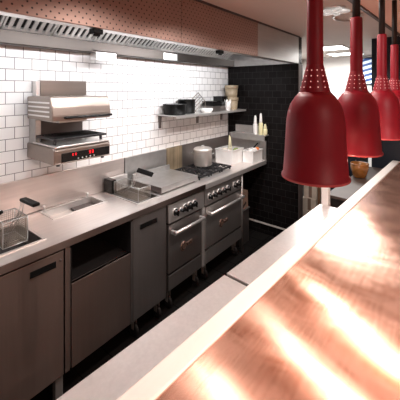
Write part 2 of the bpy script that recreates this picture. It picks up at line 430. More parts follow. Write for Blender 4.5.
# ------------------------------------------------------------------ base units
def handle_slot(name, x0, x1, z0, z1, parent):
    bm = B(); box(bm, (x0,YF-.003,z0), (x1,YF-.0005,z1), .001); return obj(name, bm, M['black_gloss'], parent)
def foot(x, y, parent, mat='steel_bright'):
    bm = B(); tube(bm, [(x,y,.03),(x,y,.15)], .014); lathe(bm, [(.014,.03),(.022,.022),(.024,0)], (x,y,0), 20); return obj('leg', bm, M[mat], parent)
def caster(x, y, parent, top=.17):
    bm = B(); box(bm, (x-.02,y-.012,top-.012), (x+.02,y+.012,top)); box(bm, (x-.016,y-.014,.055), (x-.012,y+.014,top-.01)); box(bm, (x+.012,y-.014,.055), (x+.016,y+.014,top-.01))
    c = obj('caster', bm, M['steel_bright'], parent)
    bm = B(); lathe(bm, [(.030,-.010),(.046,-.008),(.048,0),(.046,.008),(.030,.010)], (x,y,.049), 24, axis=RY(PI/2)); obj('wheel', bm, M['galley_dark'], c, 'black rubber wheel')
    return c

c1 = thing('fryer_cabinet', 'steel cabinet under the left fryer with a slot handle door', 'cabinet', (.4,-.3,0))
bm = B(); box(bm, (-.06,-.535,.152), (.898,-.47,.860)); box(bm, (-.06,-.47,.152), (-.04,-.03,.86)); box(bm, (.88,-.47,.152), (.898,-.03,.86)); box(bm, (-.04,-.47,.152), (.88,-.03,.17)); obj('carcass', bm, M['steel_v'], c1)
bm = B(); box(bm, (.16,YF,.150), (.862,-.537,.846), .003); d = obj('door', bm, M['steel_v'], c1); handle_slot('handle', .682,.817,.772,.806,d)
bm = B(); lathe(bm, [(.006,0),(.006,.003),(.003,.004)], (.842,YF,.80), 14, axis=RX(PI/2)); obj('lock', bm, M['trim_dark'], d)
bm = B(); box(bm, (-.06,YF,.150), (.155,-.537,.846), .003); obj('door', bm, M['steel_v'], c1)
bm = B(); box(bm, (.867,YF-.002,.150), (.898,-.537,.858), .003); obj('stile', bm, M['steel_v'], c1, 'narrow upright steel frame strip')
for x in (.845,.0):
    bm = B(); box(bm, (x-.022,-.535,0), (x+.022,-.50,.151), .003); obj('leg', bm, M['steel_bright'], c1)

c2 = thing('open_cabinet', 'steel cabinet with a dark open bay above a plain panel, between two fryer cabinets', 'cabinet', (1.12,-.3,0))
bm = B(); box(bm, (.901,-.545,.152), (.907,-.03,.84)); box(bm, (1.334,YF,.152), (1.345,-.03,.845)); box(bm, (.907,-.04,.152), (1.334,-.03,.84)); box(bm, (.907,-.5,.60), (1.334,-.04,.618)); obj('carcass', bm, M['steel_v_dark'], c2)
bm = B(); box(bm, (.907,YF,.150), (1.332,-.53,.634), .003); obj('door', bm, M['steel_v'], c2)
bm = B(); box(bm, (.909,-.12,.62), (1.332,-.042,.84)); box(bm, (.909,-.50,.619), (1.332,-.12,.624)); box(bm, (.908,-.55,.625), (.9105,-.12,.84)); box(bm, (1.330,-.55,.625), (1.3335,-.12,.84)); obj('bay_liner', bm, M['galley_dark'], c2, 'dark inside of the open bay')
foot(.96,-.20,c2); foot(1.29,-.20,c2)

c3 = thing('fryer_cabinet', 'narrow grey steel cabinet with a slot handle, left of the ranges', 'cabinet', (1.5,-.3,0))
bm = B(); box(bm, (1.349,-.535,.152), (1.671,-.46,.857)); box(bm, (1.349,-.46,.152), (1.36,-.03,.86)); box(bm, (1.66,-.46,.152), (1.671,-.03,.685)); obj('carcass', bm, M['steel_v_dark'], c3)
bm = B(); box(bm, (1.351,YF,.150), (1.668,-.537,.854), .003); d = obj('door', bm, M['steel_v_dark'], c3); handle_slot('handle', 1.411,1.573,.763,.798,d)
caster(1.40,-.50,c3,.152); caster(1.62,-.50,c3,.152)

def make_range(x0, x1, label, knobs, post):
    w = x1-x0
    r = thing('range', label, 'range', ((x0+x1)/2,-.3,0))
    bm = B(); box(bm, (x0,-.53,.176), (x1,-.04,.850)); obj('body', bm, M['steel_v_dark'], r)
    bm = B(); prism(bm, [(YF-.006,.705),(YF+.004,.845),(-.531,.845),(-.531,.705)], 'x', x0+.004, x1-.004, .003); cp = obj('control_panel', bm, M['steel_range'], r)
    for kx, kr in knobs:
        zc = .772; yb = YF-.002
        bm = B(); lathe(bm, [(kr*1.15,0),(kr*1.1,.004),(kr*.9,.006),(kr*.8,.026),(kr*.6,.029)], (kx,yb,zc), 24, axis=RX(PI/2) )
        box(bm, (kx-kr*.2,yb-.036,zc-kr*.95), (kx+kr*.2,yb-.02,zc+kr*.95), .003)
        kn = obj('knob', bm, M['black_gloss'], cp)
        bm = B(); lathe(bm, [(kr*1.15,-.001),(kr*1.45,-.001),(kr*1.45,.003),(kr*1.15,.004)], (kx,yb,zc), 24, False, False, axis=RX(PI/2)); obj('bezel', bm, M['steel_bright'], kn)
    bm = B(); box(bm, (x0+.006,-.535,.690), (x1-.006,-.531,.706)); obj('gap_strip', bm, M['galley_dark'], r)
    dx1 = x1-.008 - (.03 if post else 0)
    bm = B(); box(bm, (x0+.008,YF,.312), (dx1,-.532,.688), .005); dr = obj('oven_door', bm, M['steel_v_dark'] if post else M['steel_range'], r)
    hx0, hx1 = x0+.03, dx1-.02; hz = .632
    bm = B(); tube(bm, [(hx0,YF-.045,hz),(hx1,YF-.045,hz)], .013, 14)
    for xx in (hx0+.012, hx1-.012): box(bm, (xx-.012,YF-.045,hz-.014), (xx+.012,YF,hz+.014), .004)
    obj('handle', bm, M['steel_bright'], dr)
    # oval badge with an emblem: a ring, a long flourish and a bar
    bx = x0 + w*.43; bz = .465
    bm = B(); lathe(bm, [(.038,0),(.044,.002),(.040,.004)], (0,0,0), 32, axis=RX(PI/2))
    bmesh.ops.transform(bm, matrix=Matrix.Translation((bx-.02,YF,bz)) @ Matrix.Diagonal((.8,1,.9,1)), verts=bm.verts)
    box(bm, (bx,YF-.004,bz-.014), (bx+.09,YF,bz+.020), .002); bd = obj('badge', bm, M['badge'], dr, 'bronze maker badge')
    bm = B(); tube(bm, [(bx-.02+.022*math.cos(t*PI/9),YF-.005,bz+.026*math.sin(t*PI/9)) for t in range(3,18)], .0035, 6)
    tube(bm, [(bx+.012+.0055*k,YF-.005,bz+.003+.009*math.sin(k*1.5)) for k in range(13)], .0028, 6); obj('emblem', bm, M['badge_dark'], bd)
    bm = B(); box(bm, (x0+.008,YF,.178), (dx1,-.532,.296), .004); obj('kick_drawer', bm, M['steel_v_dark'] if post else M['steel_range'], r)
    bm = B(); box(bm, (x0+.006,-.535,.296), (dx1,-.531,.313)); obj('gap_strip', bm, M['galley_dark'], r)
    if post:
        bm = B(); box(bm, (dx1+.004,YF-.004,.178), (x1,-.531,.700), .003); obj('side_strip', bm, M['steel_bright'], r, 'pale upright strip beside the oven door')
    caster(x0+.06,-.49,r,.176); caster(x1-.06,-.49,r,.176)
    return r
make_range(1.690, 2.150, 'steel oven range under the flat griddle', [(1.772,.024),(1.835,.013),(1.888,.026),(1.945,.026),(2.005,.024)], True)
make_range(2.160, 2.795, 'steel oven range under the black gas burners', [(2.225,.022),(2.300,.024),(2.375,.024),(2.450,.024),(2.525,.022),(2.655,.025),(2.725,.025)], False)

# ------------------------------------------------------------------ fryers in the worktop
def well(x0, x1, y0, y1, depth, label, name, cat, mat='steel_v_dark', rim='steel_bright', oil=None):
    t = thing(name, label, cat, ((x0+x1)/2,(y0+y1)/2,.90-depth))
    e = .004
    bm = B(); slab(bm, x0+e, x1-e, y0+e, y1-e, .90-depth, .898, [(x0+e+.004, x1-e-.004, y0+e+.004, y1-e-.004)]); box(bm, (x0+e,y0+e,.90-depth-.004), (x1-e,y1-e,.90-depth)); obj('tank', bm, M[mat], t)
    bm = B(); slab(bm, x0-.012, x1+.012, y0-.012, y1+.012, .9003, .905, [(x0+e, x1-e, y0+e, y1-e)]); obj('rim', bm, M[rim], t)
    if oil:
        bm = B(); box(bm, (x0+e+.005,y0+e+.005,.90-depth+.001), (x1-e-.005,y1-e-.005,.90-depth+oil)); obj('oil', bm, M['galley_dark'], t, 'dark frying oil')
    return t
well(*wells[0], .2, 'deep fryer tank sunk in the worktop at the left end', 'fryer_tank', 'fryer', oil=.12)
well(*wells[1], .2, 'deep fryer tank sunk in the worktop, left of the recessed pan', 'fryer_tank', 'fryer', oil=.12)
f2 = well(*wells[3], .2, 'deep fryer tank sunk in the worktop between pan and griddle', 'fryer_tank', 'fryer', oil=.10)
bm = B(); box(bm, (1.470,-.14,.9055), (1.515,-.035,1.015), .003); obj('element_head', bm, M['black_gloss'], f2, 'black upright element housing')
bm = B(); box(bm, (1.516,-.072,.9055), (1.68,-.032,1.012), .003); obj('back_ledge', bm, M['steel_bright'], f2, 'bright raised rear ledge')
# recessed pan
p = well(*wells[2], .045, 'shallow rectangular steel pan recessed into the worktop below the wall grill', 'recessed_pan', 'pan', mat='steel_bright')
for kx, ky in ((.985,-.06),(1.315,-.06)):
    bm = B(); lathe(bm, [(.006,.905),(.006,.925),(.011,.928),(.011,.936),(.004,.940)], (kx,ky+.018,0), 16); obj('knob', bm, M['steel_bright'], p)
bm = B(); box(bm, (1.17,-.215,.862), (1.335,-.055,.868), .002); obj('dark_end', bm, M['trim_dark'], p, 'dark right end of the pan interior')  # dark slab laid over the right end of the pan

def basket(x0, x1, y0, y1, z0, z1, arm, grip, label):
    t = thing('fryer_basket', label, 'fryer basket', ((x0+x1)/2,(y0+y1)/2,z0))
    r = .0022
    bm = B()
    for z in (z0, z1):
        tube(bm, [(x0,y0,z),(x1,y0,z),(x1,y1,z),(x0,y1,z),(x0,y0,z)], r if z == z0 else .0032, 6)
    for x in (x0, x1):
        for y in (y0, y1): tube(bm, [(x,y,z0),(x,y,z1)], r, 6)
    obj('frame', bm, M['steel_grey'], t)
    bm = B(); s = .0105; rr = .0011
    def grid(P, n1, n2):
        for i in range(1, n1): tube(bm, [P(i/n1,0), P(i/n1,1)], rr, 4)
        for j in range(1, n2): tube(bm, [P(0,j/n2), P(1,j/n2)], rr, 4)
    nx, ny, nz = int((x1-x0)/s), int((y1-y0)/s), int((z1-z0)/s)
    grid(lambda a, b: (x0+a*(x1-x0),y0,z0+b*(z1-z0)), nx, nz); grid(lambda a, b: (x0+a*(x1-x0),y1,z0+b*(z1-z0)), nx, nz)
    grid(lambda a, b: (x0,y0+a*(y1-y0),z0+b*(z1-z0)), ny, nz); grid(lambda a, b: (x1,y0+a*(y1-y0),z0+b*(z1-z0)), ny, nz)
    grid(lambda a, b: (x0+a*(x1-x0),y0+b*(y1-y0),z0), nx, ny)
    w = obj('mesh', bm, M['steel_wire'], t)
    bm = B()
    for dx in (-.014,.014):
        tube(bm, [(arm[0][0]+dx,arm[0][1],arm[0][2]), (arm[1][0]+dx*.7,arm[1][1],arm[1][2]), (arm[2][0]+dx*.5,arm[2][1],arm[2][2])], .0035, 6)
    h = obj('handle', bm, M['steel_bright'], t)
    a, b = Vector(grip[0]), Vector(grip[1]); d = (b-a)
    bm = B(); box(bm, (-.018,0,-.010), (.018,d.length,.007), .005)
    q = Vector((0,1,0)).rotation_difference(d.normalized()).to_matrix().to_4x4()
    bmesh.ops.transform(bm, matrix=Matrix.Translation(a) @ q, verts=bm.verts); obj('grip', bm, M['black_plastic'], h, 'black grip with a pale top')
    bm = B(); box(bm, (-.014,.008,.0065), (.014,d.length-.006,.0095), .001); bmesh.ops.transform(bm, matrix=Matrix.Translation(a) @ q, verts=bm.verts); obj('grip', bm, M['steel_grey'], h, 'pale grey top face of the grip')
    return t
basket(.595,.715,-.445,-.27,.925,1.058, [(.685,-.28,.94),(.70,-.385,1.06),(.70,-.425,1.144)], [(.70,-.42,1.147),(.70,-.59,1.155)], 'wire fryer basket with black handle, right one at the left end of the worktop')
basket(.35,.49,-.445,-.27,.925,1.058, [(.44,-.28,.94),(.47,-.385,1.06),(.49,-.425,1.146)], [(.50,-.42,1.149),(.545,-.56,1.155)], 'wire fryer basket cut off by the left edge of the photo')
basket(1.487,1.605,-.445,-.150,.9075,1.005, [(1.545,-.20,.92),(1.555,-.30,.99),(1.56,-.355,1.115)], [(1.56,-.352,1.117),(1.565,-.515,1.107)], 'wire fryer basket with black handle in the fryer beside the griddle')

# griddle
g = thing('griddle', 'flat steel griddle plate standing raised on the worktop', 'griddle', (1.95,-.27,.9))
bm = B(); box(bm, (1.722,-.452,.912), (2.185,-.095,.958), .004); obj('plate', bm, M['steel_grey'], g)
bm = B(); box(bm, (1.716,-.448,.908), (1.7215,-.098,.956)); obj('side_plate', bm, M['trim_dark'], g, 'dark left side')
bm = B(); box(bm, (1.724,-.094,.902), (2.183,-.075,1.000), .003); obj('back_guard', bm, M['steel_grey'], g)
bm = B()
for x in (1.75,2.15):
    for y in (-.42,-.12): lathe(bm, [(.016,.90),(.014,.913)], (x,y,0), 16)
obj('feet', bm, M['galley_dark'], g)

# burner grates: six separate cast-iron grates
def grate(x, y, w, h):
    t = thing('burner_grate', '', 'burner grate', (x,y,.9), 'cast-iron burner grates')
    bm = B(); z0, z1 = .918, .936
    for a, b in (((-w,-h),(w,-h+.012)), ((-w,h-.012),(w,h)), ((-w,-h),(-w+.012,h)), ((w-.012,-h),(w,h))): box(bm, (x+a[0],y+a[1],z0), (x+b[0],y+b[1],z1), .003)
    for k in range(8):
        a = k*PI/4; c, s_ = math.cos(a), math.sin(a); R = min(w/abs(c) if abs(c) > .01 else 9, h/abs(s_) if abs(s_) > .01 else 9)-.006
        tube(bm, [(x+.026*c,y+.026*s_,z1-.004),(x+R*c,y+R*s_,z1-.004)], .005, 6)
    for sx in (-1,1):
        for sy in (-1,1): box(bm, (x+sx*(w-.014)-.006,y+sy*(h-.014)-.006,.9005), (x+sx*(w-.014)+.006,y+sy*(h-.014)+.006,z0))
    obj('grate', bm, M['iron'], t)
    bm = B(); lathe(bm, [(.05,.9005),(.046,.908),(.03,.909),(.028,.916),(.018,.919)], (x,y,0), 24); obj('burner', bm, M['galley_dark'], t)
    bm = B(); lathe(bm, [(.0515,.9004),(.060,.9004),(.060,.903),(.0515,.904)], (x,y,0), 24, False, False); obj('drip_ring', bm, M['steel_grey'], t)
    return t
G0 = grate(2.295,-.365,.088,.088); gi = 0
for col in range(3):
    for rw in range(2):
        o = G0 if gi == 0 else copy_tree(G0); gi += 1
        o.location = (2.295+.185*col, -.365+.19*rw, .9)
        o['label'] = 'black cast-iron burner grate, %s row, %s' % (('front','rear')[rw], ('next to the griddle','middle of its row','nearest the white food containers')[col])

# stock pot
pot = thing('stock_pot', 'steel stock pot with lid standing on the rear burner', 'pot', (2.585,-.205,.9365))
bm = B(); px, py = 2.572,-.205
lathe(bm, [(.086,.9367),(.096,.944),(.096,1.092),(.100,1.096),(.100,1.100),(.092,1.100),(.092,.95)], (px,py,0), 40, True, False); obj('body', bm, M['steel_pot'], pot)
bm = B(); lathe(bm, [(.102,1.100),(.102,1.108),(.088,1.122),(.02,1.132),(.004,1.133)], (px,py,0), 40); ld = obj('lid', bm, M['steel_pot'], pot)
bm = B(); tube(bm, [(px-.022,py,1.128),(px-.022,py,1.146),(px+.022,py,1.146),(px+.022,py,1.128)], .004, 8); obj('lid_handle', bm, M['steel_bright'], ld)
for s_ in (-1,1):
    q = RZ(math.radians(-56 if s_ < 0 else 124))
    bm = B(); tube(bm, [(.095,-.026,1.062),(.118,-.022,1.068),(.118,.022,1.068),(.095,.026,1.062)], .005, 8)
    bmesh.ops.transform(bm, matrix=Matrix.Translation((px,py,0)) @ q @ Matrix.Translation((0,0,0)), verts=bm.verts); obj('handle', bm, M['steel_grey'], pot)

# ------------------------------------------------------------------ food containers at the end of the worktop
def container(x0, x1, y0, y1, z1, label):
    t = thing('food_container', label, 'food container', ((x0+x1)/2,(y0+y1)/2,.9005))
    bm = B(); w = .006
    slab(bm, x0, x1, y0, y1, .906, z1, [(x0+w, x1-w, y0+w, y1-w)]); box(bm, (x0,y0,.9005), (x1,y1,.9065)); obj('tub', bm, M['white_plastic'], t)
    bm = B(); slab(bm, x0-.008, x1+.008, y0-.008, y1+.008, z1-.004, z1+.004, [(x0+w, x1-w, y0+w, y1-w)]); obj('rim', bm, M['white_plastic'], t)
    return t
container(2.885,3.125,-.375,-.15,1.055,'white rectangular food container with utensils, right of the stock pot')
container(3.085,3.31,-.530,-.395,1.035,'white rectangular food container at the corner by the black tiled wall')
# contents
for i, (x, y, r) in enumerate(((2.93,-.30,.035),(2.99,-.22,.04),(3.07,-.31,.034),(3.07,-.21,.032),(2.925,-.195,.026))):
    bm = B(); bmesh.ops.create_icosphere(bm, subdivisions=3, radius=r, matrix=Matrix.Translation((x,y,1.03)) @ Matrix.Diagonal((1,1,.75,1)))
    for v in bm.verts: v.co += Vector((random.uniform(-1,1),random.uniform(-1,1),random.uniform(-1,1)))*.006
    for f in bm.faces: f.smooth = True
    single('packet', bm, M[('white_plastic','cream_box','lettuce','white_plastic','cream_box')[i]], ('white crumpled packet at the front left of the utensil container','cream packet at the back of the utensil container','green leaf bundle in the front of the utensil container','white crumpled packet at the back right of the utensil container','cream packet at the back left of the utensil container')[i], 'packet', 'packets in the left white container')
tg = thing('tongs', 'greenish serving tongs standing upright in the left white container', 'tongs', (3.0,-.27,1.02))
for s_ in (-1,1):
    bm = B(); tube(bm, [(3.0+.02*s_,-.28,.93),(3.005+.022*s_,-.27,1.08),(3.03+.006*s_,-.25,1.205)], .006, 8); obj('arm', bm, M['yellow_plastic'], tg)
bm = B(); lathe(bm, [(.010,1.19),(.012,1.21),(.010,1.235)], (3.032,-.249,0), 12); obj('grip', bm, M['trim_dark'], tg)
for i, (x, y, s_) in enumerate(((3.14,-.46,.036),(3.21,-.475,.036))):
    bm = B(); bmesh.ops.create_icosphere(bm, subdivisions=3, radius=s_, matrix=Matrix.Translation((x,y,1.025)) @ Matrix.Diagonal((1.05,1,.8,1)))
    for v in bm.verts: v.co += Vector((random.uniform(-1,1),random.uniform(-1,1),random.uniform(-1,1)))*.007
    single('napkin', bm, M['white_plastic'], ('white crumpled napkin in the left half of the corner container','white crumpled napkin in the middle of the corner container')[i], 'napkin', 'napkins in the corner container')
bm = B(); lathe(bm, [(.004,-.022),(.018,-.018),(.026,0),(.018,.018),(.004,.022)], (3.255,-.490,1.040), 20); single('orange', bm, M['orange'], 'small orange piece at the right end of the corner container', 'fruit')
sp = thing('serving_spoon', 'black handled spoon leaning out of the corner container', 'spoon', (3.285,-.44,1.0))
bm = B(); tube(bm, [(3.255,-.43,1.005),(3.295,-.435,1.055),(3.33,-.46,1.095)], .008, 8); obj('handle', bm, M['black_plastic'], sp)
bm = B(); lathe(bm, [(.003,-.006),(.018,0),(.020,.004)], (3.248,-.428,.995), 16); obj('bowl', bm, M['steel_bright'], sp)

# ledge on the end wall with squeeze bottles
lg = thing('wall_ledge', 'small steel ledge fixed to the black tiled wall above the worktop corner', 'ledge', (3.3,-.32,1.18))
bm = B(); box(bm, (XB-.11,-.585,1.193), (XB-.001,-.10,1.203), .002); obj('shelf_board', bm, M['steel_bright'], lg)
bm = B(); box(bm, (XB-.006,-.56,1.204), (XB-.001,-.12,1.298), .002); obj('back_plate', bm, M['steel_grey'], lg)
bm = B(); box(bm, (XB-.116,-.585,1.135), (XB-.111,-.10,1.205), .002); obj('front_lip', bm, M['steel_grey'], lg)
def bottle(y, h, r, mat, label, cap):
    x = XB-.060
    t = thing('squeeze_bottle', label, 'squeeze bottle', (x,y,1.2035), 'squeeze bottles on the wall ledge')
    bm = B(); lathe(bm, [(r*.95,1.2035),(r,1.212),(r,1.2035+h*.50),(r*.72,1.2035+h*.58)], (x,y,0), 24); obj('bottle_body', bm, M[mat], t)
    bm = B(); lathe(bm, [(r*.74,1.2035+h*.575),(r*.66,1.2035+h*.64),(r*.5,1.2035+h*.92),(r*.3,1.2035+h)], (x,y,0), 20); obj('nozzle', bm, M[cap], t)
bottle(-.435,.225,.028,'white_plastic','white squeeze bottle, leftmost on the ledge by the black tiles','white_plastic')
bottle(-.508,.255,.026,'yellow_plastic','tallest squeeze bottle, yellowish with a white nozzle, middle of the ledge','white_plastic')
bottle(-.565,.130,.026,'yellow_plastic','short pale yellow squeeze bottle at the right end of the ledge','yellow_plastic')

# ------------------------------------------------------------------ wall shelf and what stands on it
SZ = 1.495
ws = thing('wall_shelf', 'steel wall shelf below the hood holding black pans and crocks', 'shelf', (2.75,-.14,SZ))
bm = B(); slab(bm, 2.09, XB-.002, -.27, -.001, SZ-.006, SZ, []); box(bm, (2.09,-.273,SZ-.022), (XB-.002,-.268,SZ+.001)); obj('board', bm, M['steel_bright'], ws)
for x in (2.125, 2.72, 3.20):
    bm = B(); prism(bm, [(-.001,SZ-.007),(-.20,SZ-.007),(-.20,SZ-.014),(-.03,SZ-.020),(-.022,SZ-.135),(-.001,SZ-.135)], 'x', x-.009, x+.009); obj('bracket', bm, M['trim_dark'] if x < 2.2 else M['steel_v_dark'], ws)
def pan(x, y, r, h, label):
    t = thing('black_pan', label, 'pan', (x,y,SZ+.0005), 'black pans on the wall shelf')
    bm = B(); z = SZ+.0008
    lathe(bm, [(r*.86,z),(r*.93,z+.006),(r*.97,z+h*.93),(r,z+h*.96),(r,z+h),(r*.93,z+h),(r*.88,z+.01)], (x,y,0), 40, True, True); obj('body', bm, M['black_plastic'], t)
    bm = B(); lathe(bm, [(r*.90,z+h*.72),(r*.905,z+h*.93),(r*.6,z+h*1.01),(.004,z+h*1.03)], (x,y,0), 40); obj('lid', bm, M['black_gloss'], t)
pan(2.215,-.130,.118,.105,'wide low black pan at the left end of the wall shelf')
pan(2.425,-.105,.094,.145,'taller black pan second from the left on the wall shelf')
rk = thing('wire_rack', 'small wire rack standing slanted on the wall shelf behind the white dish', 'wire rack', (2.6,-.10,SZ))
bm = B()
for k in range(5):
    tube(bm, [(2.540+.004*k,-.03-.020*k,SZ+.105-.022*k),(2.715+.004*k,-.03-.020*k,SZ+.215-.022*k)], .0042, 6)
obj('rods', bm, M['steel_wire'], rk)
bm = B(); tube(bm, [(2.542,-.02,SZ+.107),(2.548,-.07,SZ+.050),(2.556,-.115,SZ+.012),(2.57,-.118,SZ+.004)], .003, 6); tube(bm, [(2.715,-.02,SZ+.217),(2.73,-.115,SZ+.120),(2.732,-.118,SZ+.004)], .003, 6); obj('frame', bm, M['steel_wire'], rk)
bm = B(); z = SZ+.0006; lathe(bm, [(.05,z),(.067,z+.02),(.071,z+.042),(.066,z+.042),(.05,z+.01)], (2.655,-.194,0), 32); single('white_dish', bm, M['white_plastic'], 'low white dish on the wall shelf left of the black tins', 'dish')
def tin(x, y, w, d, h, label, body, lid):
    t = thing('storage_tin', label, 'tin', (x,y,SZ+.0005), 'tins on the wall shelf')
    bm = B(); z = SZ+.0008; slab(bm, x-w, x+w, y-d, y+d, z, z+h*.98, [(x-w+.005, x+w-.005, y-d+.005, y+d-.005)]); box(bm, (x-w,y-d,z), (x+w,y+d,z+.005)); obj('body', bm, M[body], t)
    bm = B(); slab(bm, x-w-.006, x+w+.006, y-d-.006, y+d+.006, z+h*.55, z+h, [(x-w, x+w, y-d, y+d)]); obj('band', bm, M[lid], t)
tin(2.825,-.135,.068,.075,.115,'square dark steel tin with a black band, on the shelf beside the white dish','steel_v_dark','black_gloss')
tin(2.972,-.11,.060,.07,.105,'square steel tin behind the white cup on the wall shelf','steel_v_dark','black_gloss')
tin(3.10,-.07,.055,.06,.165,'tall black box standing on the shelf behind the white cup','black_gloss','black_gloss')
cu = thing('white_cup', 'white cup with a ragged paper top on the wall shelf', 'cup', (3.06,-.205,SZ+.0005))
bm = B(); lathe(bm, [(.030,SZ+.0008),(.036,SZ+.09),(.036,SZ+.10),(.032,SZ+.10),(.028,SZ+.01)], (3.06,-.205,0), 28); obj('body', bm, M['white_plastic'], cu)
bm = B(); t = bmesh.new(); n = 28
lo = [t.verts.new((3.06+.034*math.cos(2*PI*i/n),-.205+.034*math.sin(2*PI*i/n),SZ+.096)) for i in range(n)]
hi = [t.verts.new((3.06+.042*math.cos(2*PI*i/n),-.205+.042*math.sin(2*PI*i/n),SZ+.118+.016*math.cos(i*2*PI/4))) for i in range(n)]
for i in range(n): t.faces.new((lo[i],lo[(i+1)%n],hi[(i+1)%n],hi[i]))
merge(bm, t); obj('paper_top', bm, M['white_plastic'], cu)
def crock(x, y, z, r, h, label):
    t = thing('cream_crock', label, 'crock', (x,y,z), 'stacked cream crocks')
    bm = B(); lathe(bm, [(r*.80,z),(r*.86,z+.006),(r*.95,z+h*.70)], (x,y,0), 36, True, True); obj('body', bm, M['cream'], t)
    bm = B(); lathe(bm, [(r*.95,z+h*.70),(r*1.02,z+h*.74),(r*1.04,z+h*.94),(r*.98,z+h),(r*.3,z+h)], (x,y,0), 36, True, True); obj('lid', bm, M['cream'], t)
crock(3.255,-.135,SZ+.0006,.080,.150,'cream round crock with lid on the wall shelf by the corner, lower of the stack')
crock(3.245,-.135,SZ+.1512,.083,.150,'cream round crock with lid on top of another crock, by the corner')

# ------------------------------------------------------------------ wall grill (salamander)
sx0, sx1, sy = .89, 1.285, -.381
sm = thing('salamander_grill', 'steel salamander grill mounted on the white tiled wall above the recessed pan', 'grill', (1.09,-.2,1.285))
bm = B(); prism(bm, [(-.002,1.285),(sy+.004,1.285),(sy,1.292),(sy,1.372),(sy+.012,1.385),(-.002,1.385)], 'x', sx0, sx1, .003); base = obj('base', bm, M['steel_grill'], sm)
bm = B(); box(bm, (.935,sy-.004,1.296), (1.278,sy-.0005,1.352), .002); dp = obj('control_strip', bm, M['black_gloss'], base, 'black control strip')
def seg(x, z, h, on, par):
    bm = B(); w = h*.5; e = .0013
    S7 = {'a':((0,h),(w,h)),'b':((w,h/2),(w,h)),'c':((w,0),(w,h/2)),'d':((0,0),(w,0)),'e':((0,0),(0,h/2)),'f':((0,h/2),(0,h)),'g':((0,h/2),(w,h/2))}
    for k in on:
        (ax, az), (bx_, bz_) = S7[k]; box(bm, (x+ax-e,sy-.0055,z+az-e), (x+bx_+e,sy-.0042,z+bz_+e))
    obj('digit', bm, M['led'], par, 'red lit display digit')
for dx in (1.005,1.025): seg(dx, 1.330, .012, 'adg', dp)
for dx in (1.122,1.142): seg(dx, 1.326, .018, 'adgbc', dp)
for k in range(5):
    bm = B(); lathe(bm, [(.005,0),(.005,.002),(.003,.003)], (1.045+.028*k,sy-.004,1.306), 12, axis=RX(PI/2)); obj('button', bm, M['steel_grey'], dp)
for x in (sx0+.04, sx1-.04):
    bm = B(); lathe(bm, [(.012,1.285),(.010,1.27)], (x,sy+.03,0), 16); obj('foot', bm, M['galley_dark'], sm)
bm = B(); box(bm, (sx0+.01,sy-.004,1.386), (sx1-.004,-.06,1.398), .003); tr = obj('tray', bm, M['steel_bright'], sm)
bm = B()
for k in range(18): tube(bm, [(.915+.02*k,sy+.02,1.436),(.915+.02*k,-.10,1.436)], .003, 6)
box(bm, (sx0+.015,sy+.012,1.428), (sx1-.02,sy+.022,1.442), .002); box(bm, (sx0+.015,-.11,1.428), (sx1-.02,-.10,1.442), .002)
box(bm, (sx0+.015,sy+.012,1.428), (sx0+.025,-.10,1.442), .002); box(bm, (sx1-.03,sy+.012,1.428), (sx1-.02,-.10,1.442), .002)
for x in (sx0+.03, sx1-.04): box(bm, (x,-.14,1.398), (x+.01,-.12,1.43))
for x in (sx0+.03, sx1-.04): box(bm, (x,sy+.05,1.398), (x+.01,sy+.07,1.43))
obj('grill_rack', bm, M['iron'], sm, 'dark grill rack')
bm = B(); box(bm, (sx0+.055,-.07,1.386), (1.26,-.002,1.56), .003); obj('mast', bm, M['trim_dark'], sm, 'dark back column')
bm = B(); box(bm, (sx0+.012,-.10,1.30), (sx0+.05,-.002,1.55), .003); obj('guide', bm, M['steel_grey'], sm)
bm = B(); prism(bm, [(-.03,1.553),(sy,1.553),(sy-.004,1.585),(sy+.006,1.64),(sy+.022,1.692),(sy+.03,1.700),(-.03,1.700)], 'x', sx0-.01, sx1+.005, .004); hd = obj('heating_hood', bm, M['steel_grill'], sm)
for k in range(4):
    bm = B(); box(bm, (sx0-.0125,-.345,1.575+.028*k), (sx0-.0105,-.05,1.585+.028*k)); obj('louvre', bm, M['steel_bright'], hd)
bm = B(); tube(bm, [(.95,sy-.02,1.572),(1.285,sy-.02,1.572)], .008, 10)
for x in (.96,1.275): box(bm, (x-.008,sy-.02,1.565), (x+.008,sy,1.579))
obj('handle', bm, M['black_gloss'], hd, 'black bar handle')
bm = B(); box(bm, (.93,sy+.02,1.538), (1.12,-.11,1.552), .003); obj('heating_element', bm, M['steel_grey'], hd)
bm = B(); box(bm, (.955,-.055,1.702), (1.30,-.002,1.810), .003); obj('wall_plate', bm, M['steel_grill'], sm, 'steel plate rising behind the hood')
bm = B(); box(bm, (.925,-.055,1.702), (.952,-.002,1.805), .003); obj('wall_plate', bm, M['steel_bright'], sm, 'pale upright edge plate')

# ------------------------------------------------------------------ things under the worktop end
bn = thing('waste_bin', 'grey steel bin standing under the right end of the worktop', 'bin', (3.0,-.36,0))
bm = B(); slab(bm, 2.90,3.11,-.46,-.26,.004,.385,[(2.908,3.102,-.452,-.268)]); box(bm, (2.90,-.46,0), (3.11,-.26,.005)); obj('bin_body', bm, M['steel_v_dark'], bn)
bm = B(); slab(bm, 2.892,3.118,-.468,-.252,.380,.390,[(2.908,3.102,-.452,-.268)]); obj('rim', bm, M['steel_grey'], bn)
cb = thing('cardboard_box', 'brown cardboard box resting on the bin under the worktop', 'box', (3.0,-.36,.392))
bm = B(); box(bm, (2.90,-.455,.392), (3.10,-.265,.585), .003); obj('carton', bm, M['card'], cb)
bm = B(); box(bm, (2.96,-.4575,.42), (3.06,-.4555,.445), rot=RY(-.5)); obj('dark_tape', bm, M['galley_dark'], cb)

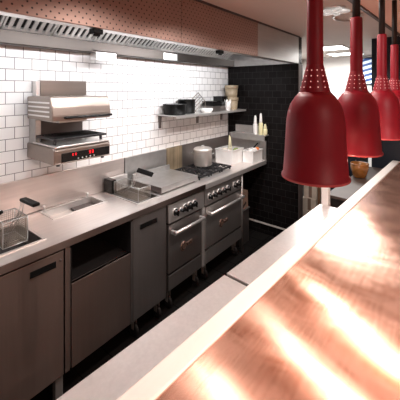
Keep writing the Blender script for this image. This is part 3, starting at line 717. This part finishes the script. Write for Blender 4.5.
# ------------------------------------------------------------------ pass counter with copper top and steel shelves
T = 4.0
ps = thing('pass_counter', 'serving pass with a swirled copper top and a raised copper edge with its highlight painted pale', 'counter', O_P)
bm = B(); box(bm, (.15,-.60,.915), (T-.02,.614,.945), .002); obj('copper_top', pass_bm(bm), M['copper'], ps)
bm = B(); prism(bm, [(.6145,.80),(.6145,.948),(.620,.952),(.682,.952),(.690,.946),(.690,.80)], 'x', .15, T-.02); obj('raised_edge', pass_bm(bm), M['copper_edge_highlight'], ps)
bm = B(); box(bm, (.15,.40,.02), (T-.02,.60,.912)); obj('base_panel', pass_bm(bm), M['steel_v_dark'], ps)
def pshelf(a0, a1, label):
    t = thing('pass_shelf', label, 'shelf', pw((a0+a1)/2,.8,.76), 'steel shelves along the pass')
    bm = B(); box(bm, (a0,.693,.785), (a1,.953,.800), .003); obj('board', pass_bm(bm), M['steel_shelf'], t)
    bm = B(); box(bm, (a0,.945,.755), (a1,.9525,.784), .001); obj('front_lip', pass_bm(bm), M['steel_grey'], t)
    for a in (a0+.15, a1-.15):
        bm = B(); prism(bm, [(.693,.784),(.92,.784),(.92,.77),(.693,.62)], 'x', a-.006, a+.006); obj('bracket', pass_bm(bm), M['steel_grey'], t)
pshelf(.15, 1.243, 'steel shelf along the pass in the foreground, nearest the camera')
pshelf(1.262, 2.54, 'steel shelf along the pass beyond the seam, farther from the camera')
bm = B(); box(bm, (2.545,.89,0), (2.60,.945,1.20), .004); single('steel_post', pass_bm(bm), M['white_wall'], 'slim pale post at the far end of the pass shelf', 'post')

# further counter and bowl beyond the shelf
bc = thing('back_counter', 'brown counter beyond the end of the pass shelf', 'counter', pw(3.1,.95,0))
bm = B(); box(bm, (2.66,.70,.825), (3.95,.95,.85), .004); obj('counter_top', pass_bm(bm), M['counter_brown'], bc)
bm = B(); box(bm, (2.70,.72,.02), (3.93,.93,.824)); obj('counter_base', pass_bm(bm), M['galley_dark'], bc)
bw = pw(3.40,.875,.8505)
bowl = thing('amber_bowl', 'amber brown glazed bowl on the counter behind the second lamp', 'bowl', bw)
bm = B(); lathe(bm, [(.045,.8507),(.06,.862),(.082,.94),(.084,.985),(.078,.985),(.07,.94),(.045,.87)], (bw[0],bw[1],0), 32, True, True); obj('body', bm, M['amber'], bowl)
bm = B(); lathe(bm, [(.085,.983),(.087,.990),(.083,.995),(.079,.990),(.079,.984)], (bw[0],bw[1],0), 32, False, False); obj('rim', bm, M['amber'], bowl)
dk = thing('dark_cabinet', 'dark low cabinet standing behind the amber bowl near the far wall', 'cabinet', pw(3.92,1.11,0))
bm = B(); box(bm, (3.75,.956,.03), (4.09,1.34,1.18), .004); obj('carcass', pass_bm(bm), M['galley_dark'], dk)
bm = B(); box(bm, (3.742,.965,.06), (3.749,1.33,1.16), .002); obj('door', pass_bm(bm), M['navy'], dk)
bm = B(); tube(bm, [pw(3.735,1.0,.8),pw(3.735,1.0,.95)], .006, 8); obj('handle', bm, M['trim_dark'], dk)
bm = B(); box(bm, (3.77,.97,0), (4.07,1.24,.029)); obj('plinth', pass_bm(bm), M['galley_dark'], dk)
# cartons seen behind the end of the black wall
def carton(x0, x1, y0, y1, z0, z1, label):
    t = thing('carton', label, 'carton', ((x0+x1)/2,(y0+y1)/2,z0), 'cream cartons beyond the black wall')
    bm = B(); box(bm, (x0,y0,z0), (x1,y1,z1), .004); obj('carton_body', bm, M['cream_box'], t)
    bm = B(); box(bm, (x0-.002,(y0+y1)/2-.02,z0+.01), (x0-.0005,(y0+y1)/2+.02,z1-.004)); obj('tape', bm, M['card'], t)
carton(3.90,4.15,-.98,-.80,.0,.20,'cream carton on the floor beyond the black wall, bottom of the stack')
carton(3.90,4.14,-.97,-.80,.201,.36,'cream carton beyond the black wall, middle of the stack')
carton(3.91,4.15,-.98,-.81,.361,.52,'cream carton beyond the black wall, top of the stack')
bm = B(); box(bm, (3.86,-1.03,0), (3.895,-1.0,.9), .003); single('wooden_upright', bm, M['wood'], 'thin brown wooden upright beside the cream cartons', 'post')
# striped panel on the far wall
sb = thing('striped_panel', 'blue and white striped panel on the far wall beside the dark partition', 'panel', (5.97,-1.22,1.8))
bm = B(); box(bm, (5.975,-1.40,1.84), (5.995,-1.095,2.28), .002); obj('striped_face', bm, M['stripe'], sb)
bm = B(); slab(bm, 5.97,5.998,-1.415,-1.08,1.82,2.30,[]);
bmesh.ops.scale(bm, vec=(1,1,1), verts=bm.verts); bmesh.ops.translate(bm, vec=(.006,0,0), verts=bm.verts)
obj('frame', bm, M['navy'], sb)

# ------------------------------------------------------------------ heat lamps
def heat_lamp(a, d):
    x, y, _ = pw(a, d, 0)
    t = thing('heat_lamp', '', 'lamp', (x,y,1.55), 'red heat lamps over the pass')
    bm = B()
    lathe(bm, [(.0722,1.555),(.0728,1.560),(.0695,1.564),(.0658,1.616),(.0620,1.684),(.0590,1.702),(.0530,1.720),(.0425,1.736),(.0325,1.747),(.0305,1.746),(.040,1.7335),(.0505,1.717),(.0565,1.699),(.0595,1.682),(.0630,1.616),(.0675,1.560),(.0690,1.555),(.0722,1.555)], (x,y,0), 64, False, False)
    sh = obj('lamp_shade', bm, M['red'], t)
    bm = B(); lathe(bm, [(.0698,1.5545),(.0724,1.5540),(.0733,1.5565),(.0729,1.5590)], (x,y,0), 64, False, False); obj('rim', bm, M['rim'], sh, 'paler rolled rim')
    bm = B(); lathe(bm, [(.0325,1.7465),(.0312,1.752),(.0248,1.780),(.0178,1.808)], (x,y,0), 48, False, False); vc = obj('vent_cone', bm, M['red'], t)
    bm = B()
    for j in range(4):
        z = 1.757+.0125*j; r = .0312-(z-1.752)*.0134/.056+.0003
        for i in range(12):
            an = 2*PI*i/12
            lathe(bm, [(.0013,0),(.0013,.0008)], (x+r*math.cos(an),y+r*math.sin(an),z), 8, axis=RZ(an) @ RY(PI/2-.235))
    obj('vent_holes', bm, M['hole'], vc, 'rows of small glowing discs as lit holes')
    bm = B(); lathe(bm, [(.0176,1.808),(.0178,1.811),(.0172,1.972),(.016,1.976)], (x,y,0), 36, False, True); obj('stem', bm, M['red'], t)
    bm = B(); tube(bm, [(x,y,1.972),(x,y,2.199)], .0115, 16); obj('cord', bm, M['cord'], t)
    bm = B(); lathe(bm, [(.004,1.566),(.026,1.576),(.034,1.60),(.026,1.635),(.013,1.66),(.013,1.70)], (x,y,0), 24); obj('bulb', bm, M['bulb'], t)
    return t
M['rim'] = plain('red_rim', (.62,.10,.11), .25, 0, .05)
HLD = .266
H0 = heat_lamp(.684, HLD)
names = ['red dome heat lamp nearest the camera, largest in view', 'red dome heat lamp second from the front, beside the white wall', 'red dome heat lamp third from the front, partly behind the second', 'red dome heat lamp farthest along the pass, cut by the right edge of the photo']
x_, y_, _ = pw(.684, HLD, 0)
A4 = [.684, 1.037, 1.424, 1.80]; D4 = [.266,.274,.281,.30]
for i in range(4):
    o = H0 if i == 0 else copy_tree(H0)
    p_ = pw(A4[i], D4[i]+.002, 1.547); o.location = p_
    o['label'] = names[i]
    lp = bpy.data.lights.new('heat_bulb_light', 'POINT'); lp.energy = 4.2; lp.color = (1,.66,.50); lp.shadow_soft_size = .03
    lo = bpy.data.objects.new('heat_bulb_light', lp); COL.objects.link(lo); lo.location = (p_[0],p_[1],1.556); lo.location.z = 1.540

# ------------------------------------------------------------------ ceiling fittings
cl = thing('ceiling_light', 'small clear glass ceiling light with petals between the two front lamps', 'ceiling light', (2.34,-1.60,CEIL))
bm = B(); lathe(bm, [(.075,CEIL-.0005),(.075,CEIL-.008),(.05,CEIL-.014)], (2.34,-1.60,0), 28); obj('mount', bm, M['steel_bright'], cl)
for k in range(5):
    a = k*2*PI/5; bm = B(); bmesh.ops.create_uvsphere(bm, u_segments=16, v_segments=10, radius=1, matrix=Matrix.Translation((2.34+.055*math.cos(a),-1.60+.055*math.sin(a),CEIL-.03)) @ RZ(a) @ Matrix.Diagonal((.05,.028,.016,1)))
    for f in bm.faces: f.smooth = True
    obj('petal', bm, M['glass'], cl)
bm = B(); tube(bm, [(2.66+.16*math.cos(t*PI/14),-1.615+.10*math.sin(t*PI/14),CEIL-.012) for t in range(0,29)], .009, 8); single('ceiling_ring', bm, M['steel_bright'], 'thin metal ring fixed flat on the ceiling behind the second lamp', 'ceiling ring')
def cpanel(x, y, w, d, label):
    t = thing('panel_light', label, 'ceiling light', (x,y,CEIL-.01), 'bright panels on the far ceiling')
    bm = B(); box(bm, (x-w,y-d,CEIL-.012), (x+w,y+d,CEIL-.004), .001); obj('diffuser', bm, M['panel_light'], t)
    bm = B(); slab(bm, x-w-.015,x+w+.015,y-d-.015,y+d+.015,CEIL-.014,CEIL-.001,[(x-w-.001,x+w+.001,y-d-.001,y+d+.001)]); obj('frame', bm, M['white_wall'], t)
cpanel(4.55,-.96,.22,.20,'bright flat light panel on the far ceiling, nearer one')
cpanel(5.45,-.95,.20,.24,'bright flat light panel on the far ceiling, close to the far wall')

# ------------------------------------------------------------------ lights
def area(name, loc, size, energy, col, rot=(0,0,0)):
    l = bpy.data.lights.new(name, 'AREA'); l.shape = 'RECTANGLE'; l.size, l.size_y = size; l.energy = energy; l.color = col
    o = bpy.data.objects.new(name, l); COL.objects.link(o); o.location = loc; o.rotation_euler = rot; return o
HR = (math.radians(52), 0, 0)
area('hood_light_a', (1.25,-.87,2.17), (.9,.08), 8, (.96,.975,1), HR)
area('hood_light_b', (2.3,-.87,2.17), (1.0,.08), 12.5, (.96,.975,1), HR)
area('hood_light_c', (.2,-.87,2.17), (.8,.08), 5, (.96,.975,1), HR)
def added_spot(x, y, e, col=(1,.90,.84), z=2.30, r=.035):
    l = bpy.data.lights.new('added_spot', 'SPOT'); l.energy = e; l.color = col; l.shadow_soft_size = r; l.spot_size = math.radians(150); l.spot_blend = .4
    o = bpy.data.objects.new('added_spot', l); COL.objects.link(o); o.location = (x,y,z); return o
added_spot(.95,-1.5,18); added_spot(1.58,-1.5,22); added_spot(2.36,-1.5,16); added_spot(3.10,-1.5,18)  # unseen spots added and spaced to streak the copper and steel doors
added_spot(1.51,-3.0,6,(1,.74,.62),1.95); added_spot(2.52,-3.0,6,(1,.74,.62),1.95)  # low warm spots out of view, added for streaks on the doors
tl = added_spot(.30,-3.0,60,(1,.80,.76),2.2); tl.data.spot_size = math.radians(30); tl.data.spot_blend = .5
tl.rotation_euler = Vector((1.2,.95,-.5)).to_track_quat('-Z','Y').to_euler()  # unseen narrow spot added to brighten the farther red lamps
area('warm_fill_light', (.0,-3.4,2.30), (.5,.5), 22, (1,.74,.64))  # unseen warm fill added to light the door fronts
area('far_light', (4.9,-.8,2.25), (1.2,1.2), 48, (1,.98,.95))
w = bpy.data.worlds.new('world'); S.world = w; w.use_nodes = True
w.node_tree.nodes['Background'].inputs[0].default_value = (.60,.42,.36,1); w.node_tree.nodes['Background'].inputs[1].default_value = .24

# ------------------------------------------------------------------ camera
cd = bpy.data.cameras.new('camera'); cam = bpy.data.objects.new('camera', cd); COL.objects.link(cam); S.camera = cam
cam.location = (0,-2.216,1.75)
cam.rotation_euler = (PI/2, 0, math.atan(243/305)-PI/2)
cd.sensor_width = 36; cd.lens = 36*305/400; cd.shift_x = 0; cd.shift_y = -(200-89)/400
cd.clip_start = .02
S.view_settings.view_transform = 'Standard'; S.view_settings.look = 'None'; S.view_settings.exposure = .25; S.view_settings.gamma = 1
